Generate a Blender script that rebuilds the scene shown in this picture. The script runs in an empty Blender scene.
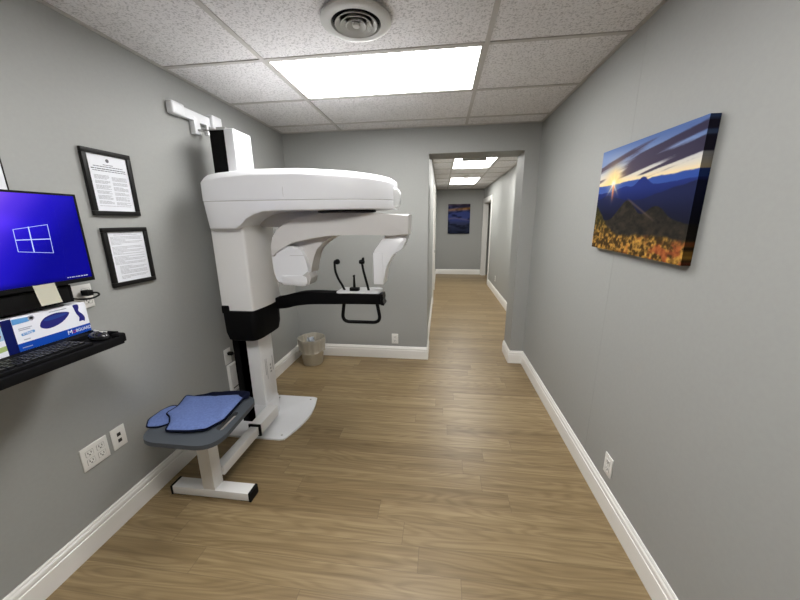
import bpy, bmesh, math, random
import numpy as np
from mathutils import Vector, Matrix, Euler
random.seed(7)
C = bpy.context.scene.collection
PI = math.pi

# ------------------------------------------------------------------ helpers
def link(o, parent=None):
    C.objects.link(o)
    if parent is not None:
        o.parent = parent
        o.matrix_parent_inverse = Matrix.Translation(-parent.matrix_basis.to_translation()) if parent.type == 'EMPTY' and parent.parent is None else Matrix()
    return o

def obj(name, bm, mats, parent=None, smooth=None):
    """link a bmesh (world coordinates) as one mesh object"""
    me = bpy.data.meshes.new(name)
    bmesh.ops.recalc_face_normals(bm, faces=bm.faces[:])
    bm.to_mesh(me); bm.free()
    for m in (mats if isinstance(mats, (list, tuple)) else [mats]):
        me.materials.append(m)
    if smooth is not None:
        for p in me.polygons: p.use_smooth = True
        try: me.set_sharp_from_angle(angle=math.radians(smooth))
        except Exception: pass
    return link(bpy.data.objects.new(name, me), parent)

def tag(o, label=None, cat=None, group=None, kind=None):
    if label: o['label'] = label
    if cat: o['category'] = cat
    if group: o['group'] = group
    if kind: o['kind'] = kind
    return o

def thing(name, label, cat, loc=(0, 0, 0), group=None):
    o = bpy.data.objects.new(name, None)
    o.empty_display_size = .05
    o.location = loc
    C.objects.link(o)
    return tag(o, label, cat, group)

def struct(name, bm, mats, parent=None, smooth=None):
    o = obj(name, bm, mats, parent, smooth)
    o['kind'] = 'structure'
    return o

def add_box(bm, x0, x1, y0, y1, z0, z1, bev=0, seg=2, mi=0):
    before = set(bm.faces)
    vs = [bm.verts.new(p) for p in [(x0,y0,z0),(x1,y0,z0),(x1,y1,z0),(x0,y1,z0),(x0,y0,z1),(x1,y0,z1),(x1,y1,z1),(x0,y1,z1)]]
    fs = [bm.faces.new([vs[i] for i in f]) for f in [(0,3,2,1),(4,5,6,7),(0,1,5,4),(1,2,6,5),(2,3,7,6),(3,0,4,7)]]
    if bev:
        es = list({e for f in fs for e in f.edges})
        bmesh.ops.bevel(bm, geom=es, offset=bev, segments=seg, affect='EDGES', profile=.6)
    for f in bm.faces:
        if f not in before: f.material_index = mi
    return bm

def box(*a, **k):
    return add_box(bmesh.new(), *a, **k)

def add_loft(bm, rings, cap=True, closed=False, mi=0):
    vr = [[bm.verts.new(p) for p in r] for r in rings]
    n = len(rings[0])
    rng = range(len(vr)) if closed else range(len(vr)-1)
    for i in rng:
        a, b = vr[i], vr[(i+1) % len(vr)]
        for j in range(n):
            f = bm.faces.new((a[j], a[(j+1) % n], b[(j+1) % n], b[j])); f.material_index = mi
    if cap and not closed:
        f = bm.faces.new(vr[0][::-1]); f.material_index = mi
        f = bm.faces.new(vr[-1]); f.material_index = mi
    return bm

def catmull(pts, n=8, closed=False):
    P = [Vector(p) for p in pts]; out = []
    m = len(P)
    for i in range(m if closed else m-1):
        if closed: a, b, c, d = P[i-1], P[i], P[(i+1) % m], P[(i+2) % m]
        else: a, b, c, d = P[max(i-1,0)], P[i], P[i+1], P[min(i+2, m-1)]
        for k in range(n):
            t = k/n
            out.append(.5*((2*b)+(c-a)*t+(2*a-5*b+4*c-d)*t*t+(3*b-a-3*c+d)*t**3))
    if not closed: out.append(P[-1])
    return out

def add_tube(bm, pts, r, n=10, closed=False, mi=0):
    P = [Vector(p) for p in pts]; rings = []
    m = len(P); up = None
    for i in range(m):
        if closed: t = P[(i+1) % m]-P[i-1]
        else: t = P[min(i+1, m-1)]-P[max(i-1, 0)]
        t.normalize()
        if up is None:
            up = Vector((0,0,1)) if abs(t.z) < .9 else Vector((0,1,0))
        s = t.cross(up).normalized(); up = s.cross(t).normalized()
        rr = r[i] if isinstance(r, (list, tuple)) else r
        rings.append([P[i]+rr*(math.cos(2*PI*k/n)*s+math.sin(2*PI*k/n)*up) for k in range(n)])
    return add_loft(bm, rings, closed=closed, mi=mi)

def add_lathe(bm, prof, c, n=40, axis='z', mi=0, cap=True):
    """prof: list of (radius, height) ; revolve about axis through c"""
    rings = []
    for r, h in prof:
        ring = []
        for k in range(n):
            a = 2*PI*k/n
            u, v = r*math.cos(a), r*math.sin(a)
            ring.append({'z': (c[0]+u, c[1]+v, c[2]+h), 'x': (c[0]+h, c[1]+u, c[2]+v), 'y': (c[0]+u, c[1]+h, c[2]+v)}[axis])
        rings.append(ring)
    return add_loft(bm, rings, cap=cap, mi=mi)

def add_prism(bm, poly, a0, a1, plane='xz', bev=0, seg=2, mi=0):
    """poly in a plane, extruded along the remaining axis from a0 to a1"""
    before = set(bm.faces)
    def P(p, a):
        return {'xz': (p[0], a, p[1]), 'xy': (p[0], p[1], a), 'yz': (a, p[0], p[1])}[plane]
    A = [bm.verts.new(P(p, a0)) for p in poly]; B = [bm.verts.new(P(p, a1)) for p in poly]
    n = len(poly)
    fs = [bm.faces.new(A), bm.faces.new(B[::-1])]
    for i in range(n):
        fs.append(bm.faces.new((A[i], A[(i+1) % n], B[(i+1) % n], B[i])))
    if bev:
        es = list(set(fs[0].edges) | set(fs[1].edges))
        bmesh.ops.bevel(bm, geom=es, offset=bev, segments=seg, affect='EDGES', profile=.6)
    for f in bm.faces:
        if f not in before: f.material_index = mi
    return bm

def prism(*a, **k):
    return add_prism(bmesh.new(), *a, **k)

def round_poly(pts, r, n=6):
    """round the corners of a closed polygon"""
    out = []; m = len(pts)
    for i in range(m):
        p = Vector(pts[i]); a = Vector(pts[i-1])-p; b = Vector(pts[(i+1) % m])-p
        rr = r[i] if isinstance(r, (list, tuple)) else r
        rr = min(rr, a.length*.49, b.length*.49)
        if rr <= 1e-5: out.append(tuple(p)); continue
        s, e = p+a.normalized()*rr, p+b.normalized()*rr
        for k in range(n+1):
            t = k/n
            out.append(tuple((1-t)**2*s+2*t*(1-t)*p+t*t*e))
    return out

def rrect(w0, w1, z0, z1, rt, rb, n=6):
    """rounded rectangle ring (y, z) ; rt / rb top and bottom radius"""
    return round_poly([(w0, z0), (w1, z0), (w1, z1), (w0, z1)], [rb, rb, rt, rt], n)

# ------------------------------------------------------------------ materials
def mat(name, col, rough=.5, metal=0, spec=.5, emit=None, estr=0, trans=0, coat=0):
    m = bpy.data.materials.new(name); m.use_nodes = True
    b = m.node_tree.nodes['Principled BSDF']
    b.inputs['Base Color'].default_value = (*col, 1)
    b.inputs['Roughness'].default_value = rough
    b.inputs['Metallic'].default_value = metal
    b.inputs['Specular IOR Level'].default_value = spec
    b.inputs['Coat Weight'].default_value = coat
    b.inputs['Transmission Weight'].default_value = trans
    if emit:
        b.inputs['Emission Color'].default_value = (*emit, 1)
        b.inputs['Emission Strength'].default_value = estr
    return m

def N(m, t, **kw):
    n = m.node_tree.nodes.new(t)
    for k, v in kw.items(): setattr(n, k, v)
    return n

def L(m, a, b): m.node_tree.links.new(a, b)

def M(m, op, a, b=None, c=None):
    n = N(m, 'ShaderNodeMath', operation=op)
    for i, v in enumerate((a, b, c)):
        if v is None: continue
        if isinstance(v, (int, float)): n.inputs[i].default_value = v
        else: L(m, v, n.inputs[i])
    return n.outputs[0]

def bumpy(m, scale, strength, dist=.002, detail=2, vary=0):
    b = m.node_tree.nodes['Principled BSDF']
    tc = N(m, 'ShaderNodeTexCoord')
    no = N(m, 'ShaderNodeTexNoise'); no.inputs['Scale'].default_value = scale; no.inputs['Detail'].default_value = detail
    L(m, tc.outputs['Object'], no.inputs['Vector'])
    bp = N(m, 'ShaderNodeBump'); bp.inputs['Strength'].default_value = strength; bp.inputs['Distance'].default_value = dist
    L(m, no.outputs['Fac'], bp.inputs['Height']); L(m, bp.outputs['Normal'], b.inputs['Normal'])
    if vary:
        c = tuple(b.inputs['Base Color'].default_value)
        r = N(m, 'ShaderNodeValToRGB')
        r.color_ramp.elements[0].position = .3; r.color_ramp.elements[1].position = .7
        r.color_ramp.elements[0].color = tuple(x*(1-vary) for x in c[:3])+(1,)
        r.color_ramp.elements[1].color = tuple(min(1, x*(1+vary)) for x in c[:3])+(1,)
        L(m, no.outputs['Fac'], r.inputs['Fac']); L(m, r.outputs['Color'], b.inputs['Base Color'])
    return m

WALLC = (.345, .351, .338)
m_wall = bumpy(mat('wall_paint', WALLC, .55, spec=.3), 60, .05, .001, vary=.015)
m_trim = mat('white_trim_paint', (.86, .85, .82), .35)
m_white = bumpy(mat('white_enamel', (.83, .84, .865), .28, coat=.15), 8, .0, vary=.008)
m_white2 = mat('warm_white_enamel', (.80, .795, .785), .36)
m_rotor = mat('shaded_rotor_enamel', (.66, .645, .63), .42)  # white enamel toned down, shadow below the head is in the colour
m_grey = mat('pale_grey_plastic', (.52, .51, .50), .45)
m_black = mat('black_plastic', (.004, .004, .0045), .45, spec=.16)
m_blackm = mat('black_matte', (.003, .003, .0035), .7, spec=.12)
m_rubber = mat('black_rubber', (.006, .006, .006), .7, spec=.2)
m_steel = mat('brushed_steel', (.55, .55, .55), .35, metal=1)
m_plate = mat('white_outlet_plastic', (.78, .77, .74), .35)
m_slot = mat('dark_socket_holes', (.02, .02, .02), .6)
m_plateline = mat('grey_socket_seam', (.42, .41, .39), .5)
m_frame = bumpy(mat('black_wood_frame', (.007, .0065, .006), .45, spec=.22), 40, .1)
m_paper = mat('white_paper', (.76, .78, .83), .55)
m_ink = mat('grey_print', (.36, .37, .40), .7)
m_inkd = mat('dark_print', (.12, .12, .14), .7)
m_seat = bumpy(mat('slate_vinyl_seat', (.062, .072, .085), .5), 220, .15, .0006)
m_cloth = bumpy(mat('blue_nylon_cloth', (.125, .18, .40), .8, spec=.2), 90, .35, .002, 4, vary=.12)
m_navy = mat('navy_piping', (.004, .006, .02), .8, spec=.1)
m_bag = mat('frosty_bin_liner', (.62, .58, .50), .35)
m_grid = mat('shaded_grid_metal', (.50, .48, .455), .5)  # kept darker than the tiles to paint in shadow along the bars
m_vent = mat('painted_vent_metal', (.50, .50, .475), .4)
m_door = mat('white_door_paint', (.72, .71, .68), .4)
m_dark = mat('unlit_room_shade', (.10, .10, .095), .7)  # dark colour stands in for the lack of light in the side room
m_red = mat('red_plastic', (.45, .06, .03), .5)
m_sticky = bumpy(mat('pale_yellow_note', (.95, .92, .76), .6), 30, .05)

def make_floor():
    m = mat('oak_vinyl_planks', (.3, .2, .1), .36, spec=.36)
    b = m.node_tree.nodes['Principled BSDF']
    tc = N(m, 'ShaderNodeTexCoord'); sp = N(m, 'ShaderNodeSeparateXYZ'); L(m, tc.outputs['Object'], sp.inputs[0])
    x, y = sp.outputs[0], sp.outputs[1]
    W, LEN = .122, 1.22
    row = M(m, 'FLOOR', M(m, 'DIVIDE', y, W))
    wn = N(m, 'ShaderNodeTexWhiteNoise', noise_dimensions='1D'); L(m, row, wn.inputs['W'])
    xs = M(m, 'DIVIDE', M(m, 'ADD', x, M(m, 'MULTIPLY', wn.outputs['Value'], 7.3)), LEN)
    col = M(m, 'FLOOR', xs)
    cv = N(m, 'ShaderNodeCombineXYZ'); L(m, row, cv.inputs[0]); L(m, col, cv.inputs[1])
    wp = N(m, 'ShaderNodeTexWhiteNoise', noise_dimensions='3D'); L(m, cv.outputs[0], wp.inputs['Vector'])
    rnd = wp.outputs['Value']
    # grain: noise stretched along the plank, shifted for each plank
    gv = N(m, 'ShaderNodeCombineXYZ')
    L(m, M(m, 'ADD', M(m, 'MULTIPLY', x, .9), M(m, 'MULTIPLY', rnd, 37)), gv.inputs[0])
    L(m, M(m, 'MULTIPLY', y, 34), gv.inputs[1]); L(m, M(m, 'MULTIPLY', rnd, 11), gv.inputs[2])
    g1 = N(m, 'ShaderNodeTexNoise'); g1.inputs['Scale'].default_value = 1.0; g1.inputs['Detail'].default_value = 5; g1.inputs['Roughness'].default_value = .6; g1.inputs['Distortion'].default_value = .25
    L(m, gv.outputs[0], g1.inputs['Vector'])
    gv2 = N(m, 'ShaderNodeCombineXYZ')
    L(m, M(m, 'ADD', M(m, 'MULTIPLY', x, 3), M(m, 'MULTIPLY', rnd, 91)), gv2.inputs[0])
    L(m, M(m, 'MULTIPLY', y, 210), gv2.inputs[1])
    g2 = N(m, 'ShaderNodeTexNoise'); g2.inputs['Scale'].default_value = 1.0; g2.inputs['Detail'].default_value = 3
    L(m, gv2.outputs[0], g2.inputs['Vector'])
    # cathedral figure: contour lines of a slow stretched noise
    gv3 = N(m, 'ShaderNodeCombineXYZ')
    L(m, M(m, 'ADD', M(m, 'MULTIPLY', x, 1.1), M(m, 'MULTIPLY', rnd, 53)), gv3.inputs[0])
    L(m, M(m, 'MULTIPLY', y, 9), gv3.inputs[1]); L(m, M(m, 'MULTIPLY', rnd, 29), gv3.inputs[2])
    g3 = N(m, 'ShaderNodeTexNoise'); g3.inputs['Scale'].default_value = 1.0; g3.inputs['Detail'].default_value = 1.5
    L(m, gv3.outputs[0], g3.inputs['Vector'])
    rings = M(m, 'POWER', M(m, 'ABSOLUTE', M(m, 'SINE', M(m, 'MULTIPLY', g3.outputs['Fac'], 46))), 3)
    t = M(m, 'ADD', M(m, 'MULTIPLY', g1.outputs['Fac'], .62), M(m, 'MULTIPLY', g2.outputs['Fac'], .20))
    t = M(m, 'ADD', t, M(m, 'MULTIPLY', M(m, 'SUBTRACT', rnd, .5), .17))
    t = M(m, 'SUBTRACT', t, M(m, 'MULTIPLY', rings, .10)); t = M(m, 'ADD', t, .075)
    r = N(m, 'ShaderNodeValToRGB'); e = r.color_ramp.elements
    e[0].position = .18; e[0].color = (.140, .090, .041, 1)
    e[1].position = .78; e[1].color = (.405, .306, .170, 1)
    k = e.new(.45); k.color = (.245, .175, .089, 1)
    L(m, t, r.inputs['Fac'])
    fy = M(m, 'FRACT', M(m, 'DIVIDE', y, W)); fx = M(m, 'FRACT', xs)
    sy = M(m, 'LESS_THAN', M(m, 'MINIMUM', fy, M(m, 'SUBTRACT', 1, fy)), .008)
    sx = M(m, 'LESS_THAN', M(m, 'MINIMUM', fx, M(m, 'SUBTRACT', 1, fx)), .0011)
    seam = M(m, 'MAXIMUM', sy, sx)
    mx = N(m, 'ShaderNodeMix', data_type='RGBA'); mx.inputs['B'].default_value = (.12, .085, .05, 1)
    L(m, M(m, 'MULTIPLY', seam, .55), mx.inputs['Factor']); L(m, r.outputs['Color'], mx.inputs['A'])
    L(m, mx.outputs['Result'], b.inputs['Base Color'])
    L(m, M(m, 'ADD', M(m, 'MULTIPLY', g2.outputs['Fac'], .12), .31), b.inputs['Roughness'])
    bp = N(m, 'ShaderNodeBump'); bp.inputs['Strength'].default_value = .12; bp.inputs['Distance'].default_value = .001
    L(m, M(m, 'SUBTRACT', g2.outputs['Fac'], seam), bp.inputs['Height']); L(m, bp.outputs['Normal'], b.inputs['Normal'])
    return m
m_floor = make_floor()

def make_tile():
    m = mat('speckled_ceiling_tile', (.6, .6, .6), .9, spec=.1)
    b = m.node_tree.nodes['Principled BSDF']
    tc = N(m, 'ShaderNodeTexCoord')
    n1 = N(m, 'ShaderNodeTexNoise'); n1.inputs['Scale'].default_value = 105; n1.inputs['Detail'].default_value = 3; n1.inputs['Roughness'].default_value = .65
    L(m, tc.outputs['Object'], n1.inputs['Vector'])
    r = N(m, 'ShaderNodeValToRGB'); e = r.color_ramp.elements
    e[0].position = .36; e[0].color = (.50, .485, .485, 1); e[1].position = .50; e[1].color = (.80, .785, .785, 1)
    L(m, n1.outputs['Fac'], r.inputs['Fac']); L(m, r.outputs['Color'], b.inputs['Base Color'])
    bp = N(m, 'ShaderNodeBump'); bp.inputs['Strength'].default_value = .5; bp.inputs['Distance'].default_value = .003
    L(m, r.outputs['Color'], bp.inputs['Height']); L(m, bp.outputs['Normal'], b.inputs['Normal'])
    return m
m_tile = make_tile()

LIGHT = 9.0
m_light = mat('lit_lens', (.9, .9, .9), .5, emit=(1, .99, .97), estr=LIGHT)
m_light3 = mat('lit_rear_lens', (.9, .9, .9), .5, emit=(1, .99, .97), estr=LIGHT*1.0)
m_light2 = mat('lit_hall_lens', (.9, .9, .9), .5, emit=(1, .985, .95), estr=8)

def vcol_mat(name, rough=.5, emit=0):
    m = mat(name, (.5, .5, .5), rough, spec=.06)
    b = m.node_tree.nodes['Principled BSDF']
    a = N(m, 'ShaderNodeVertexColor', layer_name='Col')
    if emit:
        b.inputs['Base Color'].default_value = (.002, .002, .002, 1)
        L(m, a.outputs['Color'], b.inputs['Emission Color']); b.inputs['Emission Strength'].default_value = emit
    else:
        L(m, a.outputs['Color'], b.inputs['Base Color'])
    return m

# ------------------------------------------------------------------ room dimensions
XL, XR, YB, HZ = -1.635, .912, 3.40, 2.407      # left / right wall, back wall, ceiling
Y0 = -2.4                                        # wall behind the camera
TH = .32                                         # thickness of the back wall (depth of the opening)
DX0, DX1, DZ = -.135, .773, 2.172                # opening to the hallway
HL, HR, HY, HC = -.15, 1.16, 9.50, 2.378         # hallway
YH = YB+TH

struct('floor', box(XL-.1, HR+1.6, Y0-.1, HY+.1, -.06, 0), m_floor)
struct('wall_left', box(XL-.1, XL, Y0-.1, YB+.02, 0, HZ+.1), m_wall)
struct('wall_right', box(XR, XR+.1, Y0-.1, YB+.0, 0, HZ+.1), m_wall)
struct('wall_behind', box(XL, XR, Y0-.1, Y0, 0, HZ+.1), m_wall)
bm = bmesh.new()
add_box(bm, XL, DX0, YB, YH, 0, HZ+.1); add_box(bm, DX1, HR+.1, YB, YH, 0, HZ+.1); add_box(bm, DX0, DX1, YB, YH, DZ, HZ+.1)
struct('wall_back', bm, m_wall)
# hallway: left wall with a door opening, right wall with an open doorway, far wall
LD0, LD1, RD0, RD1, DH = 6.0, 7.2, 8.0, 9.36, 2.06
bm = bmesh.new()
add_box(bm, HL-.12, HL, YH, LD0, 0, HC+.1); add_box(bm, HL-.12, HL, LD1, HY, 0, HC+.1); add_box(bm, HL-.12, HL, LD0, LD1, DH, HC+.1)
struct('wall_hall_left', bm, m_wall)
bm = bmesh.new()
add_box(bm, HR, HR+.12, YH, RD0, 0, HC+.1); add_box(bm, HR, HR+.12, RD1, HY, 0, HC+.1); add_box(bm, HR, HR+.12, RD0, RD1, 2.0, HC+.1)
struct('wall_hall_right', bm, m_wall)
struct('wall_hall_far', box(HL-.12, HR+1.6, HY, HY+.1, 0, HC+.1), m_wall)
bm = bmesh.new()
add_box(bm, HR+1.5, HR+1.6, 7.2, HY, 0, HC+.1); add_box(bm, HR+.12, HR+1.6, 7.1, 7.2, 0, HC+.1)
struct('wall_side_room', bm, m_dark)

# ceilings with their T-bar grid
def ceiling(name, x0, x1, y0, y1, z, lines_x, lines_y, holes, tw=.024):
    bm = bmesh.new()
    xs = sorted({x0, x1, *[v for h in holes for v in h[:2]]}); ys = sorted({y0, y1, *[v for h in holes for v in h[2:]]})
    for i in range(len(xs)-1):
        for j in range(len(ys)-1):
            cx, cy = (xs[i]+xs[i+1])/2, (ys[j]+ys[j+1])/2
            if any(h[0] < cx < h[1] and h[2] < cy < h[3] for h in holes): continue
            add_box(bm, xs[i], xs[i+1], ys[j], ys[j+1], z+.006, z+.03)
    for x in lines_x: add_box(bm, x-tw/2, x+tw/2, y0, y1, z, z+.012, mi=1)
    for y in lines_y:
        add_box(bm, x0, x1, y-tw/2, y+tw/2, z+.0006, z+.0125, mi=1)
    for (a, b, c, d) in ((x0, x0+.02, y0, y1), (x1-.02, x1, y0, y1), (x0, x1, y0, y0+.02), (x0, x1, y1-.02, y1)):
        add_box(bm, a, b, c, d, z+.0012, z+.013, mi=1)
    return struct(name, bm, [m_tile, m_grid])

GX, GY, T = -1.0057, 1.942, .6096
def panel_light(name, x0, x1, y0, y1, z, m, label, power_group=None):
    t = thing(name, label, 'ceiling light', ((x0+x1)/2, (y0+y1)/2, z), 'lit ceiling panels')
    bm = bmesh.new()
    f = .014
    for a in ((x0, x1, y0, y0+f), (x0, x1, y1-f, y1), (x0, x0+f, y0+f, y1-f), (x1-f, x1, y0+f, y1-f)):
        add_box(bm, *a, z+.0025, z+.05)
    add_box(bm, x0, x1, y0, y1, z+.05, z+.06)
    obj('light_frame', bm, m_grid, t)
    obj('lens', box(x0+f, x1-f, y0+f, y1-f, z+.004, z+.012), m, t)
    return t
P1 = (GX+.012, GX+2*T-.012, GY+.012, GY+T-.012)
P2 = (GX+.012, GX+2*T-.012, GY-3*T+.012, GY-2*T-.012)
ceiling('ceiling', XL, XR, Y0, YB, HZ, [GX, GX+2*T], [GY+k*T for k in range(-7, 3) if Y0+.05 < GY+k*T < YB-.03], [P1, P2])
panel_light('ceiling_panel_light', *P1, HZ, m_light, 'large bright rectangular ceiling panel above the imaging machine, nearest and widest light in view')
panel_light('ceiling_panel_light', *P2, HZ, m_light3, 'bright rectangular ceiling panel nearer than the round vent, overhead outside the picture')
h1 = (.16, .77, 4.62, 5.84); h2 = (.17, .78, 7.06, 8.28)
ceiling('ceiling_hall', HL, HR, YH, HY, HC, [.148, .792], [4.0, 4.61, 5.22, 5.83, 6.44, 7.05, 7.66, 8.27, 8.88], [h1, h2])
panel_light('ceiling_panel_light', *h1, HC, m_light2, 'bright hallway ceiling panel just beyond the doorway header, nearer of the two in the hall')
panel_light('ceiling_panel_light', *h2, HC, m_light2, 'small bright hallway ceiling panel deep down the hall, farther of the two')
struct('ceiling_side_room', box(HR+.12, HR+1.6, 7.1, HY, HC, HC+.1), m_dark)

# baseboards
PROF = [(0, 0), (.016, 0), (.016, .098), (.0125, .101), (.0125, .106), (.014, .110), (.013, .122), (.008, .130), (.0075, .136), (.004, .142), (0, .142)]
def baseboard(name, pts, inward):
    """follow a wall polyline; inward = +1 when the room lies to the left of the path"""
    rings = []
    P = [Vector((*p, 0)) for p in pts]
    for i, p in enumerate(P):
        d0 = (P[i]-P[i-1]).normalized() if i else None
        d1 = (P[i+1]-P[i]).normalized() if i < len(P)-1 else None
        n0 = Vector((-d0.y, d0.x, 0)) if d0 else None
        n1 = Vector((-d1.y, d1.x, 0)) if d1 else None
        if n0 is None: n = n1
        elif n1 is None: n = n0
        else:
            n = (n0+n1); n = n/max(.2, n.dot(n0))
        rings.append([p+n*inward*d+Vector((0, 0, h+.0005)) for d, h in PROF])
    bm = bmesh.new(); add_loft(bm, rings)
    return struct(name, bm, m_trim, smooth=25)
baseboard('baseboard_left', [(XL, Y0), (XL, YB-.016)], -1)
baseboard('baseboard_back', [(XL, YB), (DX0, YB), (DX0, YH)], -1)
baseboard('baseboard_right', [(XR, Y0), (XR, YB), (DX1, YB), (DX1, YH), (HR, YH), (HR, RD0-.112)], 1)
baseboard('baseboard_hall_left', [(HL, YH), (HL, LD0-.09)], -1)
baseboard('baseboard_hall_corner', [(HL, LD1+.09), (HL, HY), (HR-.02, HY)], -1)

# wallboard joint battens on the right wall (thin vertical seams)
for i, y in enumerate((1.835,)):
    struct('trim_%d' % (i+1), box(XR-.0006, XR, y-.0012, y+.0012, .143, HZ-.002), m_wall)

# hall doors
def casing(bm, x, s, y0, y1, h, w=.085, t=.018):
    a, b = (x, x+s*t) if s > 0 else (x+s*t, x)
    add_box(bm, a, b, y0-w, y0, 0, h+w, bev=.004); add_box(bm, a, b, y1, y1+w, 0, h+w, bev=.004); add_box(bm, a, b, y0, y1, h, h+w, bev=.004)
bm = bmesh.new(); casing(bm, HL, 1, LD0, LD1, DH, t=.026); struct('trim_4', bm, m_door)
d = struct('door_1', box(HL-.06, HL-.022, LD0+.004, LD1-.004, .008, DH-.004), m_door)
bm = bmesh.new(); add_lathe(bm, [(.012, 0), (.012, .035), (.027, .045), (.027, .062), (.015, .068)], (HL-.022, LD0+.07, .98), 16, 'x'); obj('door_knob', bm, m_steel, d, 40)
bm = bmesh.new(); casing(bm, HR, -1, RD0, RD1, 2.0, w=.11)
add_box(bm, HR+.0, HR+.12, RD0, RD0+.02, 0, 2.0); add_box(bm, HR+.0, HR+.12, RD1-.02, RD1, 0, 2.0); add_box(bm, HR, HR+.12, RD0+.02, RD1-.02, 1.98, 2.0)
struct('trim_5', bm, m_door)
d = struct('door_2', box(HR+.13, HR+.93, RD0-.03, RD0+.01, .01, 1.975), m_door)
bm = bmesh.new(); add_lathe(bm, [(.012, 0), (.012, -.035), (.027, -.045), (.027, -.062), (.015, -.068)], (HR+.86, RD0-.03, .98), 16, 'y'); obj('door_knob', bm, m_steel, d, 40)
for z in (.25, 1.05, 1.85):
    obj('door_hinge', box(HR+.02, HR+.05, RD0+.02, RD0+.026, z-.045, z+.045), m_steel, bpy.data.objects['trim_5'])

# ------------------------------------------------------------------ ceiling fittings
t = thing('air_vent', 'round white ceiling air diffuser with concentric rings, in front of the large light panel', 'air vent', (-.395, 1.645, HZ))
bm = bmesh.new(); VC = (-.395, 1.645, HZ)
add_lathe(bm, [(.150, .0015), (.158, -.006), (.157, -.014), (.148, -.020), (.125, -.024), (.111, -.021), (.107, -.012), (.107, -.002), (.115, .0015)], VC, 48)
obj('outer_ring', bm, m_vent, t, 40)
for r, dz in ((.089, -.026), (.065, -.028), (.041, -.030)):
    bm = bmesh.new(); add_lathe(bm, [(r-.020, -.004), (r-.002, dz+.004), (r+.004, dz), (r+.006, dz+.001), (r+.005, dz+.004), (r, dz+.008), (r-.016, -.004)], VC, 48)
    obj('cone_ring', bm, m_vent, t, 40)
bm = bmesh.new(); add_lathe(bm, [(.004, -.004), (.019, -.022), (.015, -.03), (.0005, -.032)], VC, 24); obj('centre_knob', bm, m_vent, t, 40)
bm = bmesh.new(); add_lathe(bm, [(.108, -.0005), (.108, -.003), (.001, -.003)], VC, 48); obj('duct_shade', bm, m_blackm, t)  # flat black disc painted in for the shade inside the duct

o = thing('hanging_sign', 'plain grey back of a small sign hanging under the nearer hallway light', 'sign', (.42, 4.42, HC))
obj('sign_box', box(.245, .545, 4.40, 4.44, 2.262, 2.345, bev=.004), m_grey, o)
obj('hanger', box(.40, .44, 4.41, 4.43, 2.345, HC), m_grey, o)
bm = bmesh.new(); add_lathe(bm, [(.068, 0), (.068, -.02), (.055, -.04), (.01, -.042)], (.47, 6.75, HC), 24)
tag(obj('smoke_detector', bm, m_plate, None, 40), 'small round white detector on the ceiling between the two hallway lights', 'smoke detector')

# ------------------------------------------------------------------ pictures
def vnoise(x, y, seed):
    rs = np.random.RandomState(seed); g = rs.rand(64, 64)
    xi, yi = np.floor(x).astype(int), np.floor(y).astype(int); fx, fy = x-xi, y-yi
    fx, fy = fx*fx*(3-2*fx), fy*fy*(3-2*fy)
    a, b, c, d = g[xi % 64, yi % 64], g[(xi+1) % 64, yi % 64], g[xi % 64, (yi+1) % 64], g[(xi+1) % 64, (yi+1) % 64]
    return (a*(1-fx)+b*fx)*(1-fy)+(c*(1-fx)+d*fx)*fy
def fbm(x, y, seed, o=4):
    s = 0; a = .5
    for k in range(o): s = s+a*vnoise(x*2**k, y*2**k, seed+k); a *= .5
    return s/(1-.5**o)
def lerp(a, b, t): return a+(b-a)*np.clip(t, 0, 1)[..., None]
def sm(a, b, x):
    t = np.clip((x-a)/(b-a), 0, 1); return t*t*(3-2*t)
col = lambda *c: np.array(c, float)
def srgb(c): c = np.clip(c, 0, 1); return np.where(c < .04045, c/12.92, ((c+.055)/1.055)**2.4)

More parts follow.
